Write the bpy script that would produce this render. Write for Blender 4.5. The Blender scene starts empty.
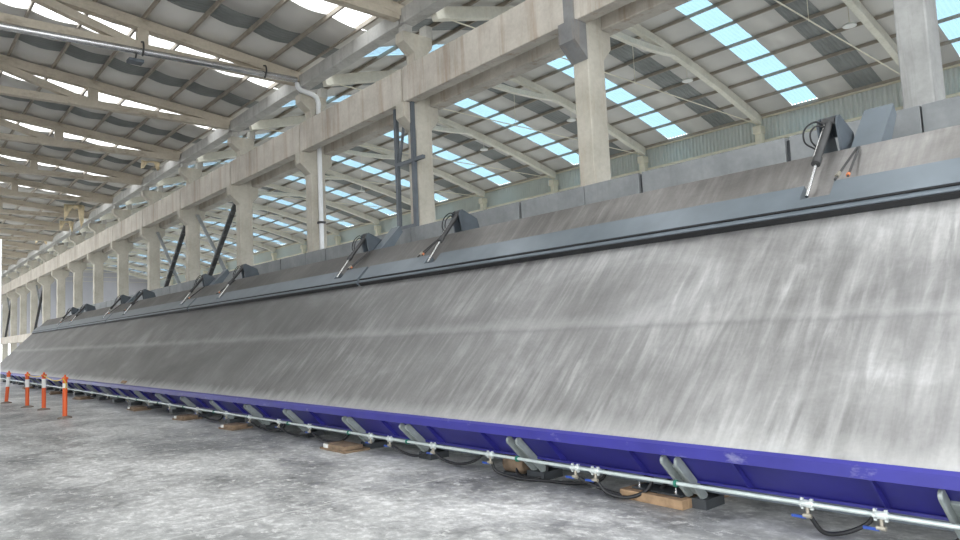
import bpy, math, random
from mathutils import Vector, Matrix
random.seed(7)
S = bpy.context.scene
COL = S.collection
R = math.radians

# ------------------------------------------------------------------ materials
def mat(name):
    m = bpy.data.materials.new(name); m.use_nodes = True
    nt = m.node_tree
    b = nt.nodes.get('Principled BSDF')
    return m, nt, b

def nd(nt, t, **kw):
    n = nt.nodes.new(t)
    for k, v in kw.items():
        if k in n.inputs: n.inputs[k].default_value = v
        else: setattr(n, k, v)
    return n

def coords(nt, scale=(1, 1, 1), rot=(0, 0, 0)):
    tc = nt.nodes.new('ShaderNodeTexCoord'); mp = nt.nodes.new('ShaderNodeMapping')
    mp.inputs['Scale'].default_value = scale; mp.inputs['Rotation'].default_value = rot
    nt.links.new(tc.outputs['Object'], mp.inputs['Vector'])
    return mp.outputs['Vector']

def noise(nt, vec, scale, detail=4, rough=.55, dist=0.):
    n = nd(nt, 'ShaderNodeTexNoise')
    n.inputs['Scale'].default_value = scale; n.inputs['Detail'].default_value = detail
    n.inputs['Roughness'].default_value = rough; n.inputs['Distortion'].default_value = dist
    nt.links.new(vec, n.inputs['Vector'])
    return n.outputs['Fac']

def ramp(nt, fac, stops):
    r = nt.nodes.new('ShaderNodeValToRGB'); e = r.color_ramp.elements
    while len(e) > 1: e.remove(e[-1])
    e[0].position = stops[0][0]; e[0].color = (*stops[0][1], 1)
    for p, c in stops[1:]:
        x = e.new(p); x.color = (*c, 1)
    nt.links.new(fac, r.inputs['Fac'])
    return r.outputs['Color']

def mix(nt, a, b, fac, mode='MIX'):
    m = nt.nodes.new('ShaderNodeMix'); m.data_type = 'RGBA'; m.blend_type = mode
    for sock, v in ((m.inputs[6], a), (m.inputs[7], b), (m.inputs[0], fac)):
        if hasattr(v, 'node'): nt.links.new(v, sock)
        elif isinstance(v, (int, float)): sock.default_value = v
        else: sock.default_value = (*v, 1)
    return m.outputs[2]

def g(v): return (v, v, v)

def plain(name, col, rough=.5, metal=0., var=.12, scale=3.):
    m, nt, b = mat(name)
    f = noise(nt, coords(nt), scale, 5)
    c = ramp(nt, f, [(.3, tuple(x*(1-var) for x in col)), (.7, tuple(min(1, x*(1+var)) for x in col))])
    nt.links.new(c, b.inputs['Base Color'])
    b.inputs['Roughness'].default_value = rough; b.inputs['Metallic'].default_value = metal
    return m

def bump(nt, b, h, strength=.2, dist=.02):
    bp = nt.nodes.new('ShaderNodeBump'); bp.inputs['Strength'].default_value = strength
    bp.inputs['Distance'].default_value = dist
    nt.links.new(h, bp.inputs['Height']); nt.links.new(bp.outputs['Normal'], b.inputs['Normal'])

def concrete(name, lo, hi, stain=(.30, .22, .15), stain_amt=.5, streak=(6, 6, .5)):
    m, nt, b = mat(name)
    v = coords(nt)
    f1 = noise(nt, v, 1.3, 6, .6); f2 = noise(nt, v, 14, 4, .6)
    base = ramp(nt, f1, [(.3, lo), (.7, hi)])
    fine = ramp(nt, f2, [(.3, g(.86)), (.7, g(1.0))])
    c = mix(nt, base, fine, .8, 'MULTIPLY')
    sf = noise(nt, coords(nt, streak), 1.0, 5, .65)
    sm = ramp(nt, sf, [(.52, g(0)), (.72, g(stain_amt))])
    c = mix(nt, c, stain, sm)
    nt.links.new(c, b.inputs['Base Color'])
    b.inputs['Roughness'].default_value = .82
    bump(nt, b, f2, .25, .01)
    return m

M = {}
M['column'] = concrete('column_concrete', (.41, .38, .315), (.56, .525, .45), (.36, .27, .19), .45)
M['beam'] = concrete('beam_concrete', (.43, .39, .335), (.62, .575, .505), (.30, .20, .125), .75, (5, 4, .30))
M['gutter'] = concrete('gutter_concrete', (.42, .41, .38), (.58, .57, .54), (.20, .18, .16), .5, (4, 4, .6))
M['truss'] = concrete('truss_concrete', (.50, .44, .35), (.62, .56, .46), (.24, .19, .135), .7, (1.5, 6, 3))
M['frame'] = concrete('frame_concrete', (.68, .655, .555), (.82, .79, .69), (.5, .42, .3), .25)
M['panel'] = concrete('panel_concrete', (.19, .20, .205), (.29, .30, .30), (.16, .165, .17), .4, (5, 5, .4))
M['cream'] = plain('cream_paint', (.76, .71, .56), .6, 0, .08)
M['sheet'] = plain('roof_sheet', (.60, .58, .54), .75, 0, .07, .6)
M['darksheet'] = plain('roof_sheet_dark', (.21, .22, .21), .7, 0, .15, 1.2)
M['purlin'] = plain('purlin_steel', (.34, .30, .245), .7, 0, .15)
M['cladding'] = plain('cladding_sheet', (.66, .69, .65), .55, 0, .06, .4)
M['farwall'] = plain('far_wall_paint', (.52, .51, .54), .8, 0, .08, .3)
M['bluepaint'] = plain('blue_paint', (.030, .028, .215), .38, 0, .18, 2.)
def scuffed_blue():
    m, nt, b = mat('scuffed_blue_paint'); v = coords(nt)
    c = ramp(nt, noise(nt, v, 2.0, 4), [(.3, (.027, .025, .19)), (.7, (.036, .033, .25))])
    sc = ramp(nt, noise(nt, coords(nt, (2.2, 2.2, 5)), 1.0, 7, .7), [(.60, g(0)), (.74, g(.55))])
    nt.links.new(mix(nt, c, (.34, .34, .46), sc), b.inputs['Base Color']); b.inputs['Roughness'].default_value = .4
    return m
M['bluelip'] = scuffed_blue()
M['steelgrey'] = plain('grey_painted_steel', (.155, .182, .205), .34, .25, .12, 2.)
M['darkgrey'] = plain('dark_grey_paint', (.085, .10, .115), .45, .1, .2, 3.)
M['arm'] = plain('arm_grey_paint', (.30, .33, .32), .5, .1, .18, 6.)
M['black'] = plain('black_rubber', (.012, .012, .013), .55, 0, .2)
M['chrome'] = plain('chrome_rod', (.78, .78, .78), .18, 1., .03)
M['galv'] = plain('galvanised_pipe', (.56, .62, .60), .38, .35, .12, 9.)
M['coupler'] = plain('zinc_coupler', (.62, .66, .64), .4, .4, .15, 20.)
M['bluehandle'] = plain('blue_plastic', (.02, .06, .28), .4)
M['greenstrap'] = plain('green_strap', (.02, .16, .11), .5)
M['brass'] = plain('valve_metal', (.36, .33, .27), .4, .5)
M['timber'] = plain('timber', (.32, .21, .12), .8, 0, .35, 6.)
M['timberdark'] = plain('timber_dark', (.20, .14, .09), .85, 0, .35, 6.)
M['greycol'] = concrete('weathered_grey_concrete', (.27, .27, .26), (.40, .40, .385), (.14, .135, .125), .6)
M['plate2'] = concrete('repair_mortar', (.16, .16, .16), (.27, .27, .265))
M['plate'] = plain('base_plate_steel', (.055, .06, .065), .5, .3, .3)
M['orange'] = plain('orange_plastic', (.80, .13, .03), .45, 0, .06)
M['white'] = plain('white_band', (.82, .82, .80), .4, 0, .04)
M['rubberbase'] = plain('bollard_base', (.20, .16, .13), .8, 0, .2)
M['yellow'] = plain('yellow_rope', (.70, .52, .05), .6)
M['ladder'] = plain('ladder_frame_paint', (.115, .13, .145), .5, .2, .15)
M['brace'] = plain('brace_grey', (.27, .28, .28), .55, .2, .15)
M['bracedark'] = plain('brace_dark', (.06, .06, .06), .6, .2, .2)
M['pvc'] = plain('white_pvc', (.74, .75, .75), .4, 0, .05)
M['pipegrey'] = plain('grey_pipe', (.62, .62, .62), .22, .85, .1)
M['foam'] = plain('torn_insulation', (.78, .66, .44), .9, 0, .25, 4.)
M['lamp'] = plain('lamp_housing', (.70, .70, .66), .5, 0, .04)
M['orangecap'] = plain('orange_fitting', (.6, .2, .08), .5)

def skylight(name, tint, tl):
    m = bpy.data.materials.new(name); m.use_nodes = True; nt = m.node_tree
    for n in list(nt.nodes): nt.nodes.remove(n)
    out = nt.nodes.new('ShaderNodeOutputMaterial')
    t = nt.nodes.new('ShaderNodeBsdfTransparent')
    d = nt.nodes.new('ShaderNodeBsdfTranslucent'); d.inputs['Color'].default_value = (*tl, 1)
    v = coords(nt)
    f = noise(nt, v, 1.6, 4)
    c = ramp(nt, f, [(.3, tuple(x*.9 for x in tint)), (.7, tint)])
    nt.links.new(c, t.inputs['Color'])
    mx = nt.nodes.new('ShaderNodeMixShader'); mx.inputs['Fac'].default_value = .25
    nt.links.new(t.outputs[0], mx.inputs[1]); nt.links.new(d.outputs[0], mx.inputs[2])
    nt.links.new(mx.outputs[0], out.inputs['Surface'])
    return m
M['skywhite'] = skylight('skylight_white', (.97, .97, .97), (.9, .9, .9))
M['skyblue'] = skylight('skylight_blue', (.085, .165, .215), (.32, .42, .48))

def deck_material():
    m, nt, b = mat('worn_steel_deck')
    # object space: x runs along the bed, y up its slope
    st = noise(nt, coords(nt, (8.5, 1.15, 1), (0, 0, .10)), 1.0, 5, .6, .55)
    mk = noise(nt, coords(nt, (.30, .5, 1)), 1.0, 3, .5)
    st2 = noise(nt, coords(nt, (26, 1.1, 1), (0, 0, .03)), 1.0, 3, .5, .1)
    cl = noise(nt, coords(nt, (.55, .9, 1)), 1.0, 5, .6, .4)
    fine = noise(nt, coords(nt), 30, 3, .6)
    base = ramp(nt, cl, [(.3, (.25, .245, .243)), (.52, (.36, .355, .35)), (.72, (.54, .537, .535))])
    s1 = ramp(nt, st, [(.36, g(.78)), (.52, g(1.0)), (.66, g(1.36))])
    s2 = ramp(nt, st2, [(.35, g(.93)), (.65, g(1.07))])
    c = mix(nt, base, s1, ramp(nt, mk, [(.35, g(.45)), (.6, g(.95))]), 'MULTIPLY'); c = mix(nt, c, s2, .8, 'MULTIPLY')
    # weld seam along the bed with pale drips below it, pale wash line at the toe
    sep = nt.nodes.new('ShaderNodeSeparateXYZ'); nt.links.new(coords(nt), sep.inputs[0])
    light_falloff = nt.nodes.new('ShaderNodeMapRange'); light_falloff.interpolation_type = 'SMOOTHSTEP'
    light_falloff.inputs[1].default_value = 0; light_falloff.inputs[2].default_value = 17; light_falloff.inputs[3].default_value = 1; light_falloff.inputs[4].default_value = 0
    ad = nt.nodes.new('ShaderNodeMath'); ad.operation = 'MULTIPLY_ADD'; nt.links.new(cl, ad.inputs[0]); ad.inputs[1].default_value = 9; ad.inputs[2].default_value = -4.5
    a2 = nt.nodes.new('ShaderNodeMath'); nt.links.new(sep.outputs['X'], a2.inputs[0]); nt.links.new(ad.outputs[0], a2.inputs[1]); nt.links.new(a2.outputs[0], light_falloff.inputs[0])
    c = mix(nt, mix(nt, c, (.50, .50, .495), 1., 'MULTIPLY'), mix(nt, c, (1.15, 1.15, 1.15), 1., 'MULTIPLY'), light_falloff.outputs[0])  # light falloff along the bed painted in, with denser pale residue near
    w = noise(nt, coords(nt, (5, 1, 1)), 1.0, 4, .6)
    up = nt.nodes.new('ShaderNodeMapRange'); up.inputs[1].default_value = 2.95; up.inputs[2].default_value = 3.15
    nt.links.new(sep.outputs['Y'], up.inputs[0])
    c = mix(nt, c, mix(nt, c, (.74, .715, .695), 1., 'MULTIPLY'), up.outputs[0])      # steel above the side form: shade painted in, slightly browner
    def mth(op, a, b_):
        n = nt.nodes.new('ShaderNodeMath'); n.operation = op
        for i, v in enumerate((a, b_)):
            if hasattr(v, 'node'): nt.links.new(v, n.inputs[i])
            else: n.inputs[i].default_value = v
        return n.outputs[0]
    def band(centre, width, wob):
        y = mth('ADD', sep.outputs['Y'], mth('MULTIPLY', mth('SUBTRACT', w, .5), wob))
        d = mth('ABSOLUTE', mth('SUBTRACT', y, centre), 0.)
        r = nt.nodes.new('ShaderNodeMapRange')
        r.inputs[1].default_value = 0; r.inputs[2].default_value = width
        r.inputs[3].default_value = 1; r.inputs[4].default_value = 0
        nt.links.new(d, r.inputs[0]); return r.outputs[0]
    c = mix(nt, c, (.56, .555, .55), mth('MULTIPLY', band(1.47, .14, .25), .30))
    c = mix(nt, c, (.17, .17, .17), mth('MULTIPLY', band(1.375, .05, .07), .26))
    c = mix(nt, c, (.62, .615, .60), mth('MULTIPLY', band(.03, .20, .45), .55))
    fn = ramp(nt, fine, [(.3, g(.94)), (.7, g(1.05))])
    c = mix(nt, c, fn, .8, 'MULTIPLY')
    nt.links.new(c, b.inputs['Base Color'])
    b.inputs['Metallic'].default_value = .7
    rr = nt.nodes.new('ShaderNodeMapRange'); rr.inputs[1].default_value = .3; rr.inputs[2].default_value = .7
    rr.inputs[3].default_value = .36; rr.inputs[4].default_value = .54
    nt.links.new(st, rr.inputs[0]); nt.links.new(rr.outputs[0], b.inputs['Roughness'])
    bump(nt, b, st, .05, .01)
    return m
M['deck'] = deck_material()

def floor_material():
    m, nt, b = mat('power_floated_concrete')
    v = coords(nt)
    big = noise(nt, coords(nt, (.55, .30, 1)), 1.0, 6, .62, .5)
    med = noise(nt, v, 2.2, 7, .68, .6)
    spk = noise(nt, coords(nt, (11, 8, 1)), 1.0, 6, .75)
    c = ramp(nt, big, [(.34, (.20, .202, .202)), (.48, (.36, .36, .352)), (.62, (.58, .575, .56))])
    c2 = ramp(nt, med, [(.36, g(.72)), (.48, g(.95)), (.58, g(1.12))])
    c = mix(nt, c, c2, .9, 'MULTIPLY')
    c3 = ramp(nt, spk, [(.38, g(.78)), (.52, g(1.0)), (.64, g(1.40))])
    c = mix(nt, c, c3, .9, 'MULTIPLY')
    crisp = noise(nt, coords(nt, (1.3, 1.0, 1)), 1.0, 10, .74, .3)
    c = mix(nt, c, ramp(nt, crisp, [(.40, g(.66)), (.47, g(1.0))]), .9, 'MULTIPLY')
    fl = noise(nt, coords(nt, (6.5, 4.5, 1), (0, 0, .5)), 1.0, 10, .80, .2)
    c = mix(nt, c, (.66, .655, .635), ramp(nt, fl, [(.555, g(0)), (.60, g(.75))]))
    # saw-cut joints across and along the slab
    sep = nt.nodes.new('ShaderNodeSeparateXYZ'); nt.links.new(v, sep.inputs[0])
    def line(axis, period, off, w):
        a = nt.nodes.new('ShaderNodeMath'); a.operation = 'ADD'; nt.links.new(sep.outputs[axis], a.inputs[0]); a.inputs[1].default_value = -off + period*50
        q = nt.nodes.new('ShaderNodeMath'); q.operation = 'PINGPONG'; nt.links.new(a.outputs[0], q.inputs[0]); q.inputs[1].default_value = period/2
        l = nt.nodes.new('ShaderNodeMath'); l.operation = 'LESS_THAN'; nt.links.new(q.outputs[0], l.inputs[0]); l.inputs[1].default_value = w
        return l.outputs[0]
    lf = nt.nodes.new('ShaderNodeMath'); lf.operation = 'MULTIPLY'; lf.inputs[1].default_value = .45
    nt.links.new(line('Y', 6.2, 6.43, .018), lf.inputs[0])
    c = mix(nt, c, (.62, .61, .59), lf.outputs[0])
    nt.links.new(c, b.inputs['Base Color'])
    rr = nt.nodes.new('ShaderNodeMapRange'); rr.inputs[1].default_value = .35; rr.inputs[2].default_value = .65
    rr.inputs[3].default_value = .34; rr.inputs[4].default_value = .62
    nt.links.new(med, rr.inputs[0]); nt.links.new(rr.outputs[0], b.inputs['Roughness'])
    bump(nt, b, spk, .12, .01)
    return m
M['floor'] = floor_material()

# ------------------------------------------------------------------ mesh helper
class MB:
    def __init__(s): s.v = []; s.f = []; s.m = []; s.sm = []
    def add(s, vs, fs, mi=0, smooth=False):
        o = len(s.v); s.v += [tuple(p) for p in vs]
        for f in fs: s.f.append([i+o for i in f]); s.m.append(mi); s.sm.append(smooth)
    def box(s, x0, x1, y0, y1, z0, z1, mi=0):
        s.add([(x0,y0,z0),(x1,y0,z0),(x1,y1,z0),(x0,y1,z0),(x0,y0,z1),(x1,y0,z1),(x1,y1,z1),(x0,y1,z1)],
              [(3,2,1,0),(4,5,6,7),(0,1,5,4),(1,2,6,5),(2,3,7,6),(3,0,4,7)], mi)
    def prism(s, poly, y0, y1, mi=0):            # polygon in XZ, extruded along Y
        n = len(poly)
        s.add([(x, y0, z) for x, z in poly] + [(x, y1, z) for x, z in poly],
              [list(range(n)), list(range(2*n-1, n-1, -1))] + [(i, i+n, (i+1) % n + n, (i+1) % n) for i in range(n)], mi)
    def prism_yz(s, poly, x0, x1, mi=0):         # polygon in YZ, extruded along X
        n = len(poly)
        s.add([(x0, y, z) for y, z in poly] + [(x1, y, z) for y, z in poly],
              [list(range(n)), list(range(2*n-1, n-1, -1))] + [(i, i+n, (i+1) % n + n, (i+1) % n) for i in range(n)], mi)
    def bar(s, a, b, w, h, up=(0, 0, 1), mi=0):   # square bar from a to b
        a = Vector(a); b = Vector(b); d = (b-a).normalized(); u = Vector(up)
        r = d.cross(u)
        if r.length < 1e-4: r = d.cross(Vector((1, 0, 0)))
        r.normalize(); u = r.cross(d)
        vs = []
        for p in (a, b):
            for i, j in ((-1,-1),(1,-1),(1,1),(-1,1)): vs.append(p + r*(i*w/2) + u*(j*h/2))
        s.add(vs, [(3,2,1,0),(4,5,6,7),(0,1,5,4),(1,2,6,5),(2,3,7,6),(3,0,4,7)], mi)
    def tube(s, pts, rad, n=10, mi=0, cap=True):
        pts = [Vector(p) for p in pts]; rs = rad if isinstance(rad, (list, tuple)) else [rad]*len(pts)
        vs = []; u = None
        for i, p in enumerate(pts):
            d = (pts[min(i+1, len(pts)-1)] - pts[max(i-1, 0)]).normalized()
            if u is None:
                u = Vector((0, 0, 1)) if abs(d.z) < .9 else Vector((1, 0, 0))
            u = (u - d*u.dot(d)).normalized(); r = d.cross(u)
            for k in range(n):
                t = 2*math.pi*k/n; vs.append(p + (u*math.cos(t) + r*math.sin(t))*rs[i])
        fs = []
        for i in range(len(pts)-1):
            for k in range(n):
                fs.append((i*n+k, i*n+(k+1) % n, (i+1)*n+(k+1) % n, (i+1)*n+k))
        s.add(vs, fs, mi, True)
        if cap:
            L = (len(pts)-1)*n
            s.add(vs[:n], [list(range(n-1, -1, -1))], mi); s.add(vs[L:], [list(range(n))], mi)
    def build(s, name, mats, parent=None, loc=None, bevel=0., solid=0.):
        me = bpy.data.meshes.new(name); me.from_pydata(s.v, [], s.f)
        for m in (mats if isinstance(mats, (list, tuple)) else [mats]): me.materials.append(m)
        for p, mi, sm in zip(me.polygons, s.m, s.sm): p.material_index = mi; p.use_smooth = sm
        me.update()
        o = bpy.data.objects.new(name, me); COL.objects.link(o)
        if parent: o.parent = parent
        if loc: o.location = loc
        if bevel:
            b = o.modifiers.new('bevel', 'BEVEL'); b.width = bevel; b.segments = 2; b.limit_method = 'ANGLE'
        if solid:
            q = o.modifiers.new('solid', 'SOLIDIFY'); q.thickness = solid; q.offset = 1
        return o

def spline(pts, k=8):
    P = [Vector(p) for p in pts]; P = [P[0]*2-P[1]] + P + [P[-1]*2-P[-2]]
    out = []
    for i in range(1, len(P)-2):
        for j in range(k):
            t = j/k; a, b, c, d = P[i-1], P[i], P[i+1], P[i+2]
            out.append(.5*((2*b) + (c-a)*t + (2*a-5*b+4*c-d)*t*t + (3*b-a-3*c+d)*t**3))
    out.append(P[-2]); return out

def tag(o, label, cat, group=None):
    o['label'] = label; o['category'] = cat
    if group: o['group'] = group
    return o
def struct(o): o['kind'] = 'structure'; return o
def thing(name, loc=(0, 0, 0)):
    o = bpy.data.objects.new(name, None); COL.objects.link(o); o.location = loc
    o.empty_display_size = .2; return o
def copy_tree(o, parent=None):
    c = o.copy(); COL.objects.link(c)
    if parent: c.parent = parent
    for ch in list(o.children): copy_tree(ch, c)
    return c
ORD = ['first', 'second', 'third', 'fourth', 'fifth', 'sixth', 'seventh', 'eighth', 'ninth', 'tenth', 'eleventh',
       'twelfth', 'thirteenth', 'fourteenth', 'fifteenth', 'sixteenth', 'seventeenth', 'eighteenth', 'nineteenth', 'twentieth']

# ------------------------------------------------------------------ layout
BAY = 5.13; Y0 = 2.66; NB = 17                 # column bays along the hall
YC = [Y0 + BAY*k for k in range(NB)]
YF = [1.82 + BAY*k for k in range(NB)]         # frames of the right-hand bay
YN, YE = -3.2, 86.0                            # hall ends
LX0, LR = 9.40, 2.0                            # left bay eave and ridge
def zl(x): return 9.28 + .115*(LX0 - x) if x >= LR else 9.28 + .115*(LX0 - LR) - .115*(LR - x)
RX0, RR, RXW = 9.50, 17.0, 24.45              # right bay: eave at columns, ridge, eave at wall
def zr(x):
    d = RXW - RR - abs(x - RR)
    return 8.99 + .305*d - .011*d*d

# ------------------------------------------------------------------ setting
b = MB(); b.add([(-70, -60, 0), (90, -60, 0), (90, 130, 0), (-70, 130, 0), (-70, -60, -.3), (90, -60, -.3), (90, 130, -.3), (-70, 130, -.3)],
                [(0,1,2,3),(7,6,5,4),(4,5,1,0),(5,6,2,1),(6,7,3,2),(7,4,0,3)])
struct(b.build('floor', M['floor']))  # slab carried far outside the hall as ground that bounces light in

def sheet_strip(mb, zf, xs, y0, y1, sag, mi, wave=None):
    """roof sheet following zf over the purlin lines xs; wave = (amplitude, pitch) of corrugations across y"""
    X = []
    for i in range(len(xs)-1):
        n = 6 if sag else 1
        for j in range(n):
            t = j/n; x = xs[i] + (xs[i+1]-xs[i])*t
            X.append((x, zf(x) - sag*math.sin(math.pi*t)))
    X.append((xs[-1], zf(xs[-1])))
    if wave:
        a, p = wave; n = max(2, int(round((y1-y0)/(p/4)))); 
        Y = [(y0 + (y1-y0)*k/n, a*(0, 1, 1, 0)[k % 4]) for k in range(n+1)]
    else: Y = [(y0, 0), (y1, 0)]
    W = len(Y)
    vs = [(x, y, z + dz) for x, z in X for y, dz in Y]
    fs = [(i*W+k, (i+1)*W+k, (i+1)*W+k+1, i*W+k+1) for i in range(len(X)-1) for k in range(W-1)]
    mb.add(vs, fs, mi, not wave)

LP = [9.07] + [9.33 - 1.09*i for i in range(1, 7)] + [2.0] + [2.0 - (9.33-1.09*(6-i) - 2.0) for i in range(7)]   # purlin lines, left bay
RP = [RXW + .1 - 1.09*i for i in range(7)]
RP = RP + [RR] + [2*RR - x for x in reversed(RP)]
RP[-1] = 9.72
RS = [25.12] + RP[1:]
lz = lambda x: zl(x) + .07
rz = lambda x: zr(x) + .135
left_sheet = MB(); right_sheet = MB()
wn = 0
def window(zf, xs, y0, y1, sag, m):
    global wn
    wn += 1
    mb = MB(); sheet_strip(mb, zf, xs, y0, y1, sag, 0, (.022, .13))
    struct(mb.build('window_%d' % wn, m))
def lay(mb, zf, xs, wx, ys, sag, off_b, off_d, m):
    prev = YN
    segs = []
    for y in [ys[0]-BAY] + ys:
        segs += [(y+off_b[0], y+off_b[1], 'b'), (y+off_d[0], y+off_d[1], 'd')]
    for a, c, k in sorted(segs):
        if c < YN or a > YE: continue
        a = max(a, YN); c = min(c, YE)
        sheet_strip(mb, zf, xs, prev, a, sag, 0); prev = c
        if k == 'd': sheet_strip(mb, zf, xs, a, c, sag, 1, (.02, .13))
        else:
            window(zf, wx, a, c, sag, m)
            if wx[0] < xs[0]: sheet_strip(mb, zf, [xs[0], wx[0]], a, c, 0, 0)
    sheet_strip(mb, zf, xs, prev, YE, sag, 0)
lay(left_sheet, lz, [9.48] + LP[1:], LP, YC, .075, (.80, 1.72), (3.05, 3.85), M['skywhite'])
lay(right_sheet, rz, RS, RP, YF, .015, (3.0, 3.9), (.95, 1.85), M['skyblue'])
struct(left_sheet.build('ceiling', [M['sheet'], M['darksheet']], solid=.02))
struct(right_sheet.build('ceiling.001', [M['sheet'], M['darksheet']], solid=.02))

# right wall: concrete band and corrugated cladding, left open below to let light in
b = MB(); b.box(24.62, 24.9, YN, YE, 6.8, 7.9); b.box(24.95, 25.1, YN, YE, 7.9, 8.93)
n = int((YE-YN)/.038); vs = []
for k in range(n+1):
    y = YN + (YE-YN)*k/n; dx = (0, 0, .075, .075)[k % 4]
    vs += [(24.72+dx, y, 7.85), (24.72+dx, y, 9.05)]
b.add(vs, [(2*k, 2*k+2, 2*k+3, 2*k+1) for k in range(n)], 1)
struct(b.build('wall_right', [M['panel'], M['cladding']]))
b = MB(); b.box(24.56, 24.70, YN, YE, 8.02, 8.11); struct(b.build('trim_1', M['cream']))
b = MB(); b.box(24.60, 24.70, YN, YE, 8.93, 9.01); struct(b.build('trim_2', M['cream']))
b = MB(); b.box(-6.2, -6.0, 7, 36, 0, 9.6); struct(b.build('light_blocker_left', M['farwall']))  # unseen wall, added and sized to hold back side light
b = MB(); b.box(9.5, 25.1, YN-.3, YN-.1, 0, 11.2); struct(b.build('light_blocker_near', M['farwall']))  # unseen end wall, added to keep light off the right-hand columns
# far wall with an open doorway
b = MB()
b.box(-8, 9.9, YE, YE+.2, 0, 11.5); b.box(11.4, 25.1, YE, YE+.2, 0, 11.5); b.box(9.9, 11.4, YE, YE+.2, 3.0, 11.5)
b.box(14.5, 24.4, YE-.03, YE, 4.2, 4.3)
struct(b.build('wall_far', M['farwall']))

# concrete panel wall behind the tilting bed
b = MB(); W0, W1 = 9.19, 9.34
ys = []
for k in range(-1, 9):
    y = 2.60 + BAY*k; ys += [(y, y+1.55, .012), (y+1.61, y+3.93, .03), (y+3.99, y+BAY-.015, .03)]
for i, (a, c, _) in enumerate(ys): b.box(W0, W1, a, c-.005, 0, 4.03)
b.box(W0+.07, W1-.02, ys[0][0], ys[-1][1], 0, 4.0, 1)
struct(b.build('wall_middle', [M['panel'], M['plate']], bevel=.008))
# low beam that carries on beyond the panel wall
b = MB(); b.box(9.05, 9.34, 48.6, 84, 2.35, 2.95)
tag(b.build('low_beam_span', M['beam'], bevel=.02), 'low pale concrete beam beyond the far left end of the steel bed', 'beam')

# ------------------------------------------------------------------ columns
def make_column():
    t = thing('concrete_column_post')
    b = MB()
    b.prism([(9.38,0),(9.84,0),(9.84,6.36),(10.06,6.60),(10.06,6.93),(9.83,6.93),(9.83,8.22),(9.95,8.36),(9.95,8.62),
             (9.12,8.62),(9.12,8.38),(9.42,8.15),(9.42,6.93),(9.06,6.93),(9.06,6.58),(9.38,6.30)], -.17, .17)
    b.build('shaft', M['column'], t, bevel=.02)
    for x, zt in ((9.20, 8.80), (9.80, 8.92)):
        b = MB(); b.box(x, x+.2, -.13, .13, 8.62, zt); b.build('bearing_block', M['gutter'], t)
    return t
col0 = make_column()
extra = {0: 'weathered grey concrete column at the right edge of the view', 1: 'tall pale concrete column with rust streaks, second from the right',
         2: 'concrete column with a grey steel ladder frame beside it', 3: 'concrete column with a white downpipe running down it'}
for k, y in enumerate(YC):
    c = col0 if k == 0 else copy_tree(col0)
    c.location = (0, y, 0)
    tag(c, extra.get(k, 'cream concrete column with corbels, %s from the right in the long row' % ORD[k]), 'column', 'concrete columns behind the steel bed')

first = [c for c in bpy.data.objects['concrete_column_post'].children if c.name.startswith('shaft')][0]
first.data = first.data.copy(); first.data.materials[0] = M['greycol']
pt = MB(); pt.prism([(9.37,6.285),(9.045,6.57),(9.045,6.935),(9.37,6.935)], -.185, .185); pt.box(9.112, 9.127, -.14, .10, 6.94, 7.55)
pt.build('mortar_patch', M['plate2'], bpy.data.objects['concrete_column_post.001'])['label'] = 'dark grey mortar repair patch'

def span(name, x0, x1, z0, z1, m, lab, cat, grp, y_first, count, notch=False):
    b = MB(); L = BAY - .05
    if notch:
        b.prism_yz([(.0, z0+.0), (L, z0-.0), (L, z1), (0, z1)], x0, x1)
    else: b.box(x0, x1, 0, L, z0, z1)
    p = b.build(name, m, bevel=.02)
    for k in range(count):
        o = p if k == 0 else p.copy()
        if k: COL.objects.link(o)
        o.location = (0, y_first + BAY*k + .015, 0)
        tag(o, lab % ('between the %s and %s columns from the right' % (ORD[k], ORD[k+1])), cat, grp)
span('crane_beam_span', 9.13, 9.42, 6.94, 7.76, M['beam'], 'deep stained crane beam %s', 'beam', 'near crane beams', YC[0], NB-1)
span('crane_beam_span', 9.84, 10.20, 6.94, 7.70, M['beam'], 'back crane beam %s', 'beam', 'back crane beams', YC[0], NB-1)
span('eaves_beam_span', 9.12, 9.46, 8.80, 9.16, M['gutter'], 'grey eaves beam %s', 'beam', 'near eaves beams', YC[0], NB-1)

# ------------------------------------------------------------------ roof trusses of the left bay
def arc_bar(mb, a, c, w, d, bow, y=0, n=10):
    """bar of depth d and width w from a to c (x,z), bowed sideways by bow"""
    ax, az = a; cx, cz = c; dx, dz = cx-ax, cz-az; L = math.hypot(dx, dz); nx, nz = -dz/L, dx/L
    if nz < 0: nx, nz = -nx, -nz
    up = []; dn = []
    for i in range(n+1):
        t = i/n; o = bow*4*t*(1-t); px, pz = ax+dx*t+nx*o, az+dz*t+nz*o
        up.append((px+nx*d/2, pz+nz*d/2)); dn.append((px-nx*d/2, pz-nz*d/2))
    for i in range(n):
        mb.prism([dn[i], dn[i+1], up[i+1], up[i]] if dx > 0 else [up[i], up[i+1], dn[i+1], dn[i]], y-w/2, y+w/2)
    # single skin ends are inside, acceptable for a cast member

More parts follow.
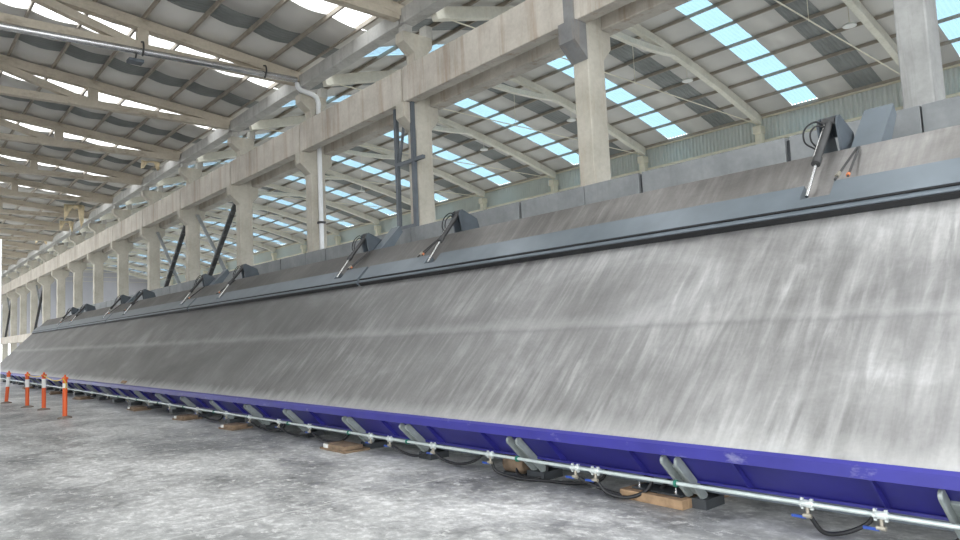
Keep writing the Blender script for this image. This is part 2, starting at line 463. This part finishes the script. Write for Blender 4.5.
def cast(mb, pts, d, w):
    """cast concrete member through pts (x,z): one continuous prism of depth d"""
    up = []; dn = []
    for i, (x, z) in enumerate(pts):
        a = pts[max(i-1, 0)]; c = pts[min(i+1, len(pts)-1)]
        dx, dz = c[0]-a[0], c[1]-a[1]; L = math.hypot(dx, dz); nx, nz = -dz/L, dx/L
        dd = d[i] if isinstance(d, list) else d
        up.append((x+nx*dd/2, z+nz*dd/2)); dn.append((x-nx*dd/2, z-nz*dd/2))
    n = len(pts)
    vs = [(x, -w/2, z) for x, z in up] + [(x, -w/2, z) for x, z in dn] + [(x, w/2, z) for x, z in up] + [(x, w/2, z) for x, z in dn]
    fs = []
    for i in range(n-1):
        fs += [(i, n+i, n+i+1, i+1), (2*n+i, 2*n+i+1, 3*n+i+1, 3*n+i), (i, i+1, 2*n+i+1, 2*n+i), (n+i, 3*n+i, 3*n+i+1, n+i+1)]
    fs += [(0, 2*n, 3*n, n), (n-1, 2*n-1, 4*n-1, 3*n-1)]
    mb.add(vs, fs)

def make_truss():
    t = thing('roof_truss')
    tz = lambda x: zl(x) - .06 - .13
    b = MB(); xs = [9.40 - .37*i for i in range(41)]
    cast(b, [(x, tz(x)) for x in reversed(xs)], .26, .24); b.build('top_chord', M['truss'], t)
    b = MB(); cast(b, [(-5.2, 8.98), (-3., 8.99), (0, 9.0), (4., 9.0), (7.2, 8.99), (9.08, 8.99)], .20, .22); b.build('tie_beam', M['truss'], t)
    for s in (1, -1):
        x = LR + s*2.95
        b = MB(); b.box(x-.13, x+.13, -.1, .1, 9.06, tz(x)-.1); b.build('post', M['truss'], t)
        b = MB(); pts = []
        for i in range(9):
            q = i/8; xx = x - s*.15 - s*2.45*q; pts.append((xx, 9.05 + (tz(LR)-.16-9.05)*q + .0*q))
        if s > 0: pts = pts[::-1]
        cast(b, pts, .19, .2); b.build('diagonal', M['truss'], t)
    return t
tr0 = make_truss()
ends = {0: 'at the right edge of the view', 2: 'over the column with the ladder frame', 3: 'with a grey rainwater pipe along its tie'}
for k, y in enumerate(YC):
    c = tr0 if k == 0 else copy_tree(tr0)
    c.location = (0, y, 0)
    tag(c, 'beige concrete roof truss with tie and posts, ' + (ends.get(k) or 'resting over the %s column from the right' % ORD[k]), 'truss', 'left bay roof trusses')

# roof purlins, left bay
for i, x in enumerate(LP):
    b = MB(); b.box(-.028, .028, YN, YE, -.06, .06)
    side = 'near slope, %s up from the eaves beam' % ORD[i] if i < 7 else ('ridge' if i == 7 else 'far left slope, %s down from the ridge' % ORD[i-8])
    tag(b.build('roof_purlin', M['purlin'], loc=(x, 0, zl(x))), 'long thin beige purlin under the left roof, ' + side, 'purlin', 'left roof purlins')

# ------------------------------------------------------------------ frames of the right bay
def make_frame():
    t = thing('roof_portal')
    d = .30
    def zc(x): return zr(x) - d/2 + .02
    b = MB(); cast(b, [(RR, zc(RR)-.0), (RR+1., zc(RR+1)), (RR+2.8, zc(RR+2.8)), (RR+5., zc(RR+5)), (RXW-.3, zc(RXW-.3)), (RXW+.05, zc(RXW+.05)-.03)], [.22, .25, .27, .28, .30, .34], .20); b.build('rafter', M['frame'], t, bevel=.02)
    b = MB(); cast(b, [(RX0, zc(RX0)), (RR-5, zc(RR-5)), (RR-2.8, zc(RR-2.8)), (RR-1., zc(RR-1)), (RR, zc(RR))], [.30, .28, .27, .25, .22], .20); b.build('rafter', M['frame'], t, bevel=.02)
    b = MB(); z = zr(RR)-.72
    cast(b, [(RR-2.4, z+.22), (RR-1.2, z+.12), (RR, z+.08), (RR+1.2, z+.12), (RR+2.4, z+.22)], .17, .17); b.build('collar', M['frame'], t)
    b = MB(); b.tube([(RX0, 0, 8.84), (RXW-.15, 0, 8.68)], .018, 6); b.build('tie_rod', M['cream'], t)
    b = MB(); b.tube([(RR, 0, z+.08), (RR, 0, 8.72)], .008, 5); b.build('hanger', M['cream'], t)
    return t
fr0 = make_frame()
for k, y in enumerate(YF):
    c = fr0 if k == 0 else copy_tree(fr0)
    c.location = (0, y, 0)
    tag(c, ('cream gabled roof portal of the right bay, %s in view from the right' % ORD[k-1]) if k else 'cream gabled roof portal of the right bay, just past the right edge', 'roof frame', 'right bay roof frames')
b = MB(); b.box(24.30, 24.56, -.13, .13, 0, 8.58); b.box(24.22, 24.60, -.15, .15, 8.32, 8.60); 
wc0 = b.build('wall_column_post', M['cream'], bevel=.02)
for k, y in enumerate(YF):
    c = wc0 if k == 0 else wc0.copy()
    if k: COL.objects.link(c)
    c.location = (0, y, 0)
    tag(c, ('cream wall column against the corrugated cladding, %s in view from the right' % ORD[k-1]) if k else 'cream wall column against the corrugated cladding, just past the right edge', 'column', 'cream wall columns')
for i, x in enumerate(RP):
    b = MB(); b.box(-.022, .022, YN, YE, -.05, .05)
    side = '%s up from the corrugated wall' % ORD[i] if i < 7 else ('at the ridge' if i == 7 else '%s down from the ridge towards the columns' % ORD[i-8])
    tag(b.build('roof_purlin', M['purlin'], loc=(x, 0, zr(x)+.065)), 'long thin brown purlin under the right roof, ' + side, 'purlin', 'right roof purlins')

# high bay lamps under the right roof
def make_lamp():
    t = thing('hanging_lamp')
    b = MB(); b.tube([(0,0,0),(0,0,-.04),(0,0,-.06),(0,0,-.11)], [.05,.08,.17,.18], 14); b.build('shade', M['lamp'], t)
    b = MB(); b.tube([(0,0,.42),(0,0,0)], .008, 5); b.build('wire', M['cream'], t)
    return t
lp0 = make_lamp(); LXP = 20.3
for k in range(1, 14):
    c = lp0 if k == 1 else copy_tree(lp0)
    c.location = (LXP, YF[k]+.27, zr(LXP)-.40)
    tag(c, 'small white lamp hung under the right roof, %s in view from the right' % ORD[k-1], 'lamp', 'lamps under the right roof')

# ------------------------------------------------------------------ steel bracing, ladder frame, pipes
def xbrace(k, words):
    ya, yb = YC[k]+.235, YC[k+1]-.235
    b = MB(); b.bar((9.54, ya, 6.72), (9.54, yb, 2.6), .09, .16, (1, 0, 0))
    for i in range(12):
        q = (i+.5)/12; y = ya+(yb-ya)*q; z = 6.72-4.12*q; b.box(9.48, 9.60, y-.05, y+.05, z-.1, z+.1)
    tag(b.build('brace', M['bracedark']), 'dark lattice steel brace ' + words, 'brace')
    b = MB(); b.bar((9.72, yb, 6.72), (9.72, ya, 2.6), .06, .12, (1, 0, 0))
    tag(b.build('brace', M['brace']), 'plain grey steel brace ' + words, 'brace')
xbrace(4, 'between the fifth and sixth columns from the right')
xbrace(5, 'between the sixth and seventh columns from the right')
xbrace(11, 'between two far columns above the far end of the bed')
xbrace(14, 'between two far columns at the left edge')

t = thing('ladder_frame', (9.27, 13.05, 4.03))
for y in (-.32, .34):
    b = MB(); b.box(-.045, .045, y-.045, y+.045, 0, 2.90); b.build('post', M['ladder'], t)
for z in (.05, 1.55):
    b = MB(); b.box(-.04, .04, -.70 if z > 1 else -.36, .40, z-.04, z+.04); b.build('rung', M['ladder'], t)
b = MB(); b.bar((0, .25, 1.6), (0, .0, 2.55), .05, .05, (1, 0, 0)); b.build('diagonal', M['ladder'], t)
tag(t, 'grey steel ladder frame standing on the panel wall under the crane beam', 'frame')

t = thing('downpipe', (9.62, 17.79, 0))
b = MB(); b.tube([(0, 0, 0), (0, 0, 8.30)], .065, 12); b.build('pipe', M['pvc'], t)
b = MB(); b.tube(spline([(0, 0, 8.25), (0, 0, 8.42), (-.12, -.02, 8.58), (-.52, -.02, 8.66), (-.62, 0, 8.76), (-.63, .02, 8.86)], 6), .07, 12); b.build('elbow', M['pvc'], t)
for z in (4.9, 8.0):
    b = MB(); b.box(-.09, .09, -.09, .07, z-.03, z+.03); b.build('clamp', M['bracedark'], t)
tag(t, 'white plastic downpipe running down beside the fourth column from the right', 'pipe')
t = thing('rainwater_pipe', (9.0, 17.86, 8.97))
b = MB(); b.tube([(0, 0, 0), (-4, 0, -.12), (-8, 0, -.25), (-13.5, 0, -.40)], .085, 14); b.build('pipe', M['pipegrey'], t)
for x, z in ((-.95, -.03), (-4.1, -.12)):
    b = MB(); b.tube(spline([(x, .05, z+.26), (x, -.09, z+.2), (x, -.11, z), (x, .0, z-.11)], 5), .022, 7); b.build('hook', M['bracedark'], t)
tag(t, 'shiny grey horizontal rainwater pipe hung along a left bay truss', 'pipe')
t = thing('floodlight', (4.72, 17.8, 8.55))
b = MB(); b.box(-.17, .17, -.13, .13, -.05, .03); b.build('housing', M['darkgrey'], t, bevel=.01)
b = MB(); b.bar((0, 0, .02), (.05, .02, .3), .03, .03); b.build('bracket', M['bracedark'], t)
tag(t, 'small flat floodlight fixed under the rainwater pipe at upper left', 'lamp')

# torn insulation hanging from the left roof
def flap(x, y, z, w, h, lab, seed):
    random.seed(seed); b = MB(); n = 8; vs = []
    for i in range(n+1):
        q = i/n; hh = h*(1.0, .85, .35, .22, .30, .24, .75, 1.15, .8)[i]*(.85+.3*random.random())
        for j in range(4):
            r = j/3; vs.append((x + w*(q-.5) + .05*random.random(), y + .10*math.sin(6*q+2*r) + .06*r, zl(x) - .03 - hh*r))
    b.add(vs, [(i*4+j, (i+1)*4+j, (i+1)*4+j+1, i*4+j+1) for i in range(n) for j in range(3)], 0, True)
    tag(b.build('hanging_insulation_flap', M['foam'], solid=.03), lab, 'insulation')
flap(8.15, 42.4, 9.44, .95, .95, 'torn cream insulation sheet hanging from the left roof, the largest one', 3)
flap(8.75, 47.6, 9.40, .75, .55, 'small torn cream insulation scrap hanging lower and beside the largest one', 5)
flap(8.65, 55.2, 9.40, .7, .5, 'torn insulation scrap hanging farthest back in the left roof', 8)
flap(8.70, 30.6, 9.40, .75, .34, 'curled cream insulation scrap by the eaves near a skylight', 11)

# ------------------------------------------------------------------ the tilting bed
TH = R(46.); CT, ST = math.cos(TH), math.sin(TH)
def T(s, y, n): return (5.15 + s*CT - n*ST, y, .62 + s*ST + n*CT)
YB0, YB1 = -2.6, 47.95
bed = thing('tilting_bed', (5.15, 0, 0))
tag(bed, 'very long tilted steel casting bed with a blue toe beam standing along the floor', 'casting bed')
off = Vector((5.15, 0, 0))
def bpart(name, mb, m, parent=None, bevel=0.):
    mb.v = [tuple(Vector(p)-off) for p in mb.v]
    return mb.build(name, m, parent or bed, bevel=bevel)
# deck in its own frame: x along the bed, y up the slope, z out of the plane
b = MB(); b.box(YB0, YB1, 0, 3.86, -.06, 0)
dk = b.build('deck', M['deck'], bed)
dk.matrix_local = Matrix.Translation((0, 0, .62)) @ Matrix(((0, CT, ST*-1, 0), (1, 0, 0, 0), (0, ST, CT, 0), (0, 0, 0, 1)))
def prof(pts, y0, y1, mb, mi=0): mb.prism([(T(s, 0, n)[0], T(s, 0, n)[2]) for s, n in pts], y0, y1, mi)
b = MB(); b.prism([(5.115,.520),(5.145,.520),(5.145,.585),(5.165,.628),(5.148,.632),(5.115,.607)], YB0, YB1); bpart('toe_lip', b, M['bluelip'])
b = MB(); b.prism([(5.145,.60),(5.145,.545),(5.19,.545),(5.49,.255),(5.51,.276),(5.21,.566),(5.21,.62)], YB0, YB1); b.box(5.47, 5.60, YB0, YB1, .235, .258); bpart('toe_beam', b, M['bluepaint'])
st = None
for i in range(52):
    y = YB0 + .5 + i*1.02
    if st is None:
        q = MB(); q.prism([(.04,.545),(.34,.255),(.24,.28),(.03,.50)], -.006, .006); st = q.build('stiffener', M['bluepaint'], bed, loc=(0, y, 0))
    else:
        o = st.copy(); COL.objects.link(o); o.location = (0, y, 0)
b = MB(); b.box(5.66, 5.84, YB0, YB1, .12, .40); bpart('base_beam', b, M['steelgrey'])
for i in range(6):
    y = 1.2 + 9.2*i
    b = MB(); b.bar(T(2.6, y, -.08), (7.15, y, 0.0), .14, .14, (0, 1, 0)); bpart('support_leg', b, M['darkgrey'])
for s in (.9, 1.9, 3.0):
    b = MB(); prof([(s-.05, -.22), (s+.05, -.22), (s+.05, -.06), (s-.05, -.06)], YB0, YB1, b); bpart('stringer', b, M['bluepaint'])

# hinged side form along the top, in lengths, with slots for the rods
SEG = 9.55; J0 = 2.10
for k in range(0, 6):
    y0 = J0 + SEG*k if k else YB0; y1 = J0 + SEG*(k+1) - .10
    y0 = max(y0, YB0); y1 = min(y1, YB1-.4)
    if y1 - y0 < .5: continue
    b = MB()
    cyl = [J0 + SEG*k + 1.0, J0 + SEG*k + 7.45]
    if k == 0: cyl = [J0 + 7.45 - SEG] + cyl
    prof([(2.75,.0),(2.75,.085),(2.765,.092),(2.82,.092),(2.82,.115),(2.95,.115),(2.95,0)], y0, y1, b)
    prev = y0
    for c in cyl:
        if y0 < c < y1:
            prof([(2.95,0),(2.95,.115),(3.17,.115),(3.17,0)], prev, c-.24, b); prev = c+.06
    prof([(2.95,0),(2.95,.115),(3.17,.115),(3.17,0)], prev, y1, b)
    sf = bpart('side_form', b, M['steelgrey'])
    b = MB(); prof([(2.735,.004),(2.735,.075),(2.75,.075),(2.75,.004)], y0, y1, b); bpart('shade_strip', b, M['black'], sf)  # black strip standing in for the shadow along the side form's front edge
    b = MB(); prof([(2.80,.093),(2.80,.110),(2.82,.110),(2.82,.093)], y0, y1, b); bpart('edge_groove', b, M['black'], sf)
    # box joist end that runs past the top edge at every joint
    ya = J0 + SEG*k + .53
    if ya > YB0 and ya < YB1-.5:
        b = MB(); prof([(3.55,-.34),(4.62,-.20),(4.66,-.065),(3.55,-.065)], ya, ya+.30, b); bpart('joist_end', b, M['steelgrey'])
    for c in cyl:
        if not (YB0+.5 < c < YB1-.5): continue
        br = MB()
        for dy in (-.11, .09):
            prof([(3.84,-.30),(3.90,-.02),(4.06,.22),(4.13,.255),(4.19,.24),(4.32,-.10),(4.20,-.34)], c+dy, c+dy+.025, br)
        prof([(4.19,.24),(4.32,-.10),(4.30,-.11),(4.17,.23)], c-.09, c+.09, br)
        H = bpart('cylinder_bracket', br, M['darkgrey'])
        q = MB(); q.tube([T(4.15, c, .20), T(3.50, c, .16)], .038, 14); q.tube([T(3.56, c, .163), T(3.46, c, .158)], .047, 14); q.tube([T(4.15, c-.07, .20), T(4.15, c+.07, .20)], .05, 12)
        cy = bpart('cylinder_barrel', q, M['bracedark'])
        q = MB(); q.tube([T(3.52, c, .16), T(3.00, c, .10)], .018, 10); bpart('piston_rod', q, M['chrome'], cy)
        q = MB(); q.tube([T(4.10, c+.04, .21), T(3.55, c+.04, .18)], .010, 7); bpart('oil_line', q, M['chrome'], cy)
        q = MB(); q.tube(spline([T(4.08, c+.02, .23), T(4.09, c+.13, .28), T(3.98, c+.21, .27), T(3.82, c+.18, .22), T(3.70, c+.05, .18)], 6), .010, 7); bpart('hose', q, M['black'], cy)
        q = MB(); q.tube(spline([T(4.02, c+.02, .23), T(4.03, c+.09, .26), T(3.95, c+.14, .25), T(3.84, c+.12, .21), T(3.74, c+.05, .18)], 6), .010, 7); bpart('hose', q, M['black'], cy)
        # small linkage beside the cylinder
        f = .36 if cyl.index(c) == len(cyl)-1 else -.30
        q = MB(); q.tube([T(3.80, c+f, .03), T(3.16, c+f+.05, .13)], .012, 7); q.tube([T(3.80, c+f-.02, .03), T(3.18, c+f-.07, .13)], .012, 7); lk = bpart('linkage', q, M['bracedark'])
        q = MB(); q.tube([T(3.29, c+f+.04, .115), T(3.22, c+f+.045, .125)], .022, 8); bpart('fitting', q, M['brass'], lk)
        q = MB(); q.tube([T(3.23, c+f-.065, .125), T(3.195, c+f-.067, .13)], .020, 8); bpart('cap', q, M['orangecap'], lk)
# stop arms that carry the toe
ARMS = [1.50, 3.60, 5.55, 7.58, 9.04, 10.98, 12.6, 14.3, 16.1] + [17.9+1.78*i for i in range(17)]
def arm_mesh():
    b = MB(); a = Vector((5.60-5.15, 0, .08)); c = Vector((5.185-5.15, 0, .485)); d = (c-a).normalized(); p = Vector((d.z, 0, -d.x))
    L = (c-a).length; w = .042
    poly = [(0, -w), (L-w, -w)] + [(L-w + w*math.sin(math.pi*i/8), -w*math.cos(math.pi*i/8)) for i in range(1, 8)] + [(L-w, w), (0, w)]
    for y in (-.085, .055):
        b.prism([((a+d*u+p*v).x, (a+d*u+p*v).z) for u, v in poly], y, y+.03)
    b.prism([((a+d*u+p*v).x, (a+d*u+p*v).z) for u, v in ((.0, .02), (L*.72, .02), (L*.72, .05), (0, .05))], -.06, .06)
    return b
arm0 = arm_mesh().build('stop_arm', M['arm'], bed, bevel=.006); arm0.location = (0, ARMS[0], 0)
ft = MB(); ft.box(.36, .66, -.13, .13, .0, .085); foot0 = ft.build('foot', M['plate'], arm0)
for y in ARMS[1:]:
    o = arm0.copy(); COL.objects.link(o); o.location = (0, y, 0)
    f = foot0.copy(); COL.objects.link(f); f.parent = o

# ------------------------------------------------------------------ compressed air pipe with valves and hoses
pipe = thing('air_pipe', (5.22, 0, .27))
tag(pipe, 'long thin galvanised air pipe running along the toe of the bed', 'pipe')
b = MB(); b.tube([(0, -4, 0), (0, 47.5, 0)], .017, 10); b.build('tube', M['galv'], pipe)
VALVES = [1.95, 2.45, 4.45, 4.70, 5.95, 7.0, 7.95, 8.42, 10.2, 11.3, 12.5, 13.6, 15.2, 17.0, 18.6, 20.5, 22.6, 24.5, 26.9, 29.3, 31.8, 34.2, 36.7, 39.4, 42.1, 44.9]
cp = None
for y in VALVES:
    if cp is None:
        q = MB(); q.tube([(0,-.05,0),(0,-.045,0),(0,.045,0),(0,.05,0)], [.02,.029,.029,.02], 10)
        for s in (-.035, .035): q.box(-.037, .037, s-.010, s+.010, -.010, .010); q.box(-.010, .010, s-.010, s+.010, -.040, .040)
        cp = q.build('coupling', M['coupler'], pipe, loc=(0, y, 0))
        q = MB(); q.tube([(0,0,-.02),(0,0,-.075)], .014, 8); q.tube([(-.01,-.03,-.085),(-.01,.03,-.085)], .017, 8); vb = q.build('valve', M['brass'], cp)
        q = MB(); q.box(-.022, -.010, .01, .115, -.105, -.085); hd = q.build('valve_handle', M['bluehandle'], cp)
    else:
        o = cp.copy(); COL.objects.link(o); o.location = (0, y, 0)
        for ch in (vb, hd):
            c = ch.copy(); COL.objects.link(c); c.parent = o
for y in ARMS[:12]:
    q = MB(); q.tube([(.0, y-.035-.012, 0), (.0, y-.035+.012, 0)], .030, 10); q.box(-.01, .09, y-.045, y-.025, -.03, -.01); q.build('strap', M['greenstrap'], pipe)

def hose(pts, lab):
    pts = [(x, y, min(z, .21) if 5.42 < x < 5.585 else z) for x, y, z in pts]
    b = MB(); b.tube(spline(pts, 7), .017, 8)
    tag(b.build('air_hose', M['black']), lab, 'hose', 'black hoses under the bed')
hose([(5.23, 2.44, .18), (5.30, 2.38, .06), (5.42, 2.28, .05), (5.50, 2.15, .12), (5.52, 2.1, .22)], 'black hose loop below the right end of the pipe')
hose([(5.23, 4.45, .18), (5.27, 4.36, .07), (5.34, 4.18, .04), (5.45, 4.05, .10), (5.52, 4.02, .22), (5.50, 4.10, .34)], 'short black hose loop left of the big timber framed base plate')
hose([(5.23, 4.70, .18), (5.32, 4.55, .10), (5.42, 4.35, .03), (5.55, 4.15, .022), (5.62, 4.00, .10), (5.60, 3.85, .25)], 'black hose curving down to the big timber framed base plate')
hose([(5.24, 5.95, .18), (5.27, 5.90, .08), (5.36, 5.65, .025), (5.45, 5.35, .022), (5.52, 5.0, .03), (5.58, 4.7, .09), (5.60, 4.6, .25)], 'long black hose sweeping along the floor behind the pipe')
hose([(5.60, 5.75, .30), (5.48, 5.80, .10), (5.44, 5.70, .025), (5.50, 5.50, .022), (5.60, 5.45, .10), (5.62, 5.55, .25)], 'coiled black hose on the floor by the third arm from the right')
hose([(5.24, 7.00, .18), (5.30, 6.92, .10), (5.36, 6.72, .06), (5.42, 6.50, .10), (5.46, 6.32, .24)], 'black hose loop between the third and fourth arms from the right')
hose([(5.24, 7.95, .18), (5.32, 7.82, .10), (5.38, 7.62, .06), (5.44, 7.44, .10), (5.48, 7.36, .25)], 'black hose loop beside the fourth arm from the right')
hose([(5.24, 10.2, .18), (5.30, 10.05, .09), (5.36, 9.80, .05), (5.42, 9.55, .08), (5.48, 9.40, .25)], 'black hose loop left of the fifth arm from the right')
hose([(5.24, 11.3, .18), (5.32, 11.2, .09), (5.38, 10.95, .05), (5.44, 10.7, .08), (5.48, 10.6, .25)], 'black hose loop at the sixth arm from the right')
hose([(5.24, 12.5, .18), (5.32, 12.35, .09), (5.38, 12.0, .05), (5.44, 11.7, .08), (5.48, 11.6, .25)], 'black hose loop between the sixth and seventh arms from the right')
hose([(5.24, 15.2, .18), (5.32, 15.0, .09), (5.38, 14.7, .05), (5.44, 14.5, .08), (5.48, 14.4, .25)], 'black hose loop beside the eighth arm from the right')

# vibrator motor under the bed near the third arm
t = thing('vibrator_motor', (5.57, 5.90, 0))
b = MB(); b.tube([(0, -.16, .13), (0, -.12, .13), (0, .12, .13), (0, .16, .13)], [.07, .11, .11, .07], 16); b.build('motor_body', M['timberdark'], t)
b = MB(); b.box(-.10, .12, -.12, .12, 0, .04); b.build('mounting_foot', M['plate'], t)
tag(t, 'rusty brown vibrator motor on the floor below the third arm from the right', 'motor')

# timber framed base plates and packing on the floor
t = thing('base_plate', (5.40, 3.98, 0))
b = MB(); b.box(0, .085, -.36, .36, 0, .085); b.build('timber', M['timber'], t, bevel=.006)
b = MB(); b.box(.085, 1.1, -.36, -.29, 0, .085); b.build('timber', M['timber'], t, bevel=.006)
b = MB(); b.box(.085, .8, .29, .36, 0, .085); b.build('timber', M['timber'], t, bevel=.006)
b = MB(); b.box(.09, .95, -.285, .285, .086, .10); b.build('plate', M['plate'], t)
for y in (-.2, .22):
    b = MB(); b.tube([(.13, y, .10), (.13, y, .15)], .010, 8); b.tube([(.13, y, .10), (.13, y, .12)], .02, 6); b.build('bolt', M['chrome'], t)
t.rotation_euler = (0, 0, R(-4))
tag(t, 'large timber framed steel base plate on the floor under the second arm from the right', 'base plate')
def packing(y, w, lab, block=True, m='timberdark'):
    t = thing('timber_packing', (5.07, y, 0))
    b = MB(); b.box(0, .42, -w/2, w/2, 0, .03); b.build('plank', M[m], t, bevel=.004)
    b = MB(); b.box(.03, .34, -w*.42, w*.40, .03, .085); b.build('block', M['timberdark'], t, bevel=.006)
    if block:
        b = MB(); b.box(.005, .075, w*.22, w*.36, .03, .085); b.build('offcut', M['lamp'], t, bevel=.004)
    t.rotation_euler = (0, 0, R(random.uniform(-7, 7)))
    tag(t, lab, 'timber')
packing(9.25, .75, 'timber plank and block with a pale offcut under the fifth arm from the right')
packing(13.3, .55, 'timber packing on the floor beyond the fifth arm, with a pale offcut')
packing(19.7, .75, 'timber packing on the floor just right of the nearest orange bollard')
packing(16.0, .55, 'timber packing with blocks, second pile right of the orange bollards', True)
packing(26.0, .75, 'timber packing behind the nearest orange bollard', False)
packing(30.5, .9, 'dark timber packing behind the middle orange bollards', False)
packing(36.5, .9, 'dark timber packing behind the leftmost orange bollards', False)

# small timber scrap lying on the deck toe
b = MB(); b.v = []; prof([(.05,.002),(.12,.002),(.12,.03),(.05,.03)], 20.6, 21.0, b)
tag(b.build('timber_scrap', M['timber']), 'small pale scrap of timber lying on the toe of the steel deck', 'timber')

# ------------------------------------------------------------------ bollards and rope
def bollard(x, y, rz, lean, lab, bands):
    t = thing('bollard', (x, y, 0))
    b = MB(); b.tube([(0,0,0),(0,0,.03),(0,0,.06)], [.17,.16,.06], 6); bs = b.build('base', M['rubberbase'], t)
    b = MB(); b.tube([(0,0,.04),(0,0,.98)], .052, 16)
    b.tube([(0,0,.98),(0,0,1.01),(0,0,1.03)], [.052,.06,.04], 16); b.tube([(-.065,0,1.0),(.065,0,1.0)], .03, 10)
    b.tube([(0,0,1.02),(0,0,1.09)], [.035,.02], 10)
    p = b.build('post', M['orange'], t)
    for z0, z1 in bands:
        q = MB(); q.tube([(0,0,z0),(0,0,z1)], .0535, 16); q.build('reflective_band', M['white'], p)
    p.rotation_euler = (0, lean, 0)
    t.rotation_euler = (0, 0, rz); t.scale = (1, 1, .95); tag(t, lab, 'bollard', 'orange safety bollards')
bollard(3.55, 19.4, .2, R(0), 'orange safety bollard with one white band, nearest and rightmost of the row', [(.76, .88)])
bollard(3.66, 22.8, .5, R(0), 'orange safety bollard with a tall white band, second from the right', [(.64, .90)])
bollard(3.50, 24.4, .1, R(0), 'orange safety bollard with a white band, second from the left', [(.62, .86)])
bollard(3.34, 27.3, .6, R(5), 'orange safety bollard leaning to the right at the left edge', [(.55, .88)])
def rope(a, c, sag, lab):
    a = Vector(a); c = Vector(c); m = (a+c)/2 - Vector((0, 0, sag))
    b = MB(); b.tube(spline([a, (a+m)/2 - Vector((0,0,sag*.2)), m, (c+m)/2 - Vector((0,0,sag*.2)), c], 6), .014, 6)
    tag(b.build('barrier_rope', M['yellow']), lab, 'rope', 'yellow barrier ropes')
rope((3.55, 19.4, .95), (3.66, 22.8, .95), .10, 'yellow rope sagging between the two rightmost bollards')
rope((3.66, 22.8, .95), (3.50, 24.4, .95), .05, 'yellow rope sagging between the two middle bollards')
b = MB(); b.tube(spline([(3.50, 19.34, .95), (3.56, 19.33, .82), (3.55, 19.33, .70)], 5), .012, 6)
tag(b.build('rope_tail', M['yellow']), 'loose yellow rope tail hanging down the nearest bollard', 'rope')
b = MB(); b.box(1.335, 1.385, 11.9, 11.95, 0, 3.25)
tag(b.build('steel_post', M['white'], bevel=.005), 'white post just showing at the left edge of the view', 'post')

# ------------------------------------------------------------------ light
w = bpy.data.worlds.new('World'); S.world = w; w.use_nodes = True
nt = w.node_tree; bg = nt.nodes['Background']
bg.inputs['Color'].default_value = (.93, .97, 1.0, 1); bg.inputs['Strength'].default_value = 2.9

# ------------------------------------------------------------------ camera
def camera():
    f = 700.; vx, vy, yv = -130., 358., -7900.
    d = Vector((vx-480, -(vy-270), f)); bb = -(yv-270); a = -(d.y*bb + f*f)/d.x
    u = Vector((a, bb, f)); d.normalize(); u.normalize(); r = Vector((d.y*u.z-d.z*u.y, d.z*u.x-d.x*u.z, d.x*u.y-d.y*u.x))
    if r.x < 0: r = -r
    # rows r,d,u are world X,Y,Z in (right, up, forward)
    right = Vector((r.x, d.x, u.x)); up = Vector((r.y, d.y, u.y)); fwd = Vector((r.z, d.z, u.z))
    m = Matrix(((right.x, up.x, -fwd.x, 0), (right.y, up.y, -fwd.y, 0), (right.z, up.z, -fwd.z, 1.65), (0, 0, 0, 1)))
    cd = bpy.data.cameras.new('Camera'); cd.sensor_width = 36; cd.lens = f/960*36; cd.clip_end = 300
    c = bpy.data.objects.new('Camera', cd); COL.objects.link(c); c.matrix_world = m
    S.camera = c
camera()
S.view_settings.view_transform = 'Standard'; S.view_settings.look = 'None'
S.view_settings.gamma = 1.0; S.view_settings.exposure = 0.72
try:
    S.cycles.max_bounces = 10; S.cycles.diffuse_bounces = 6; S.cycles.transparent_max_bounces = 12
    S.cycles.sample_clamp_indirect = 6.0; S.cycles.use_denoising = True
except Exception: pass
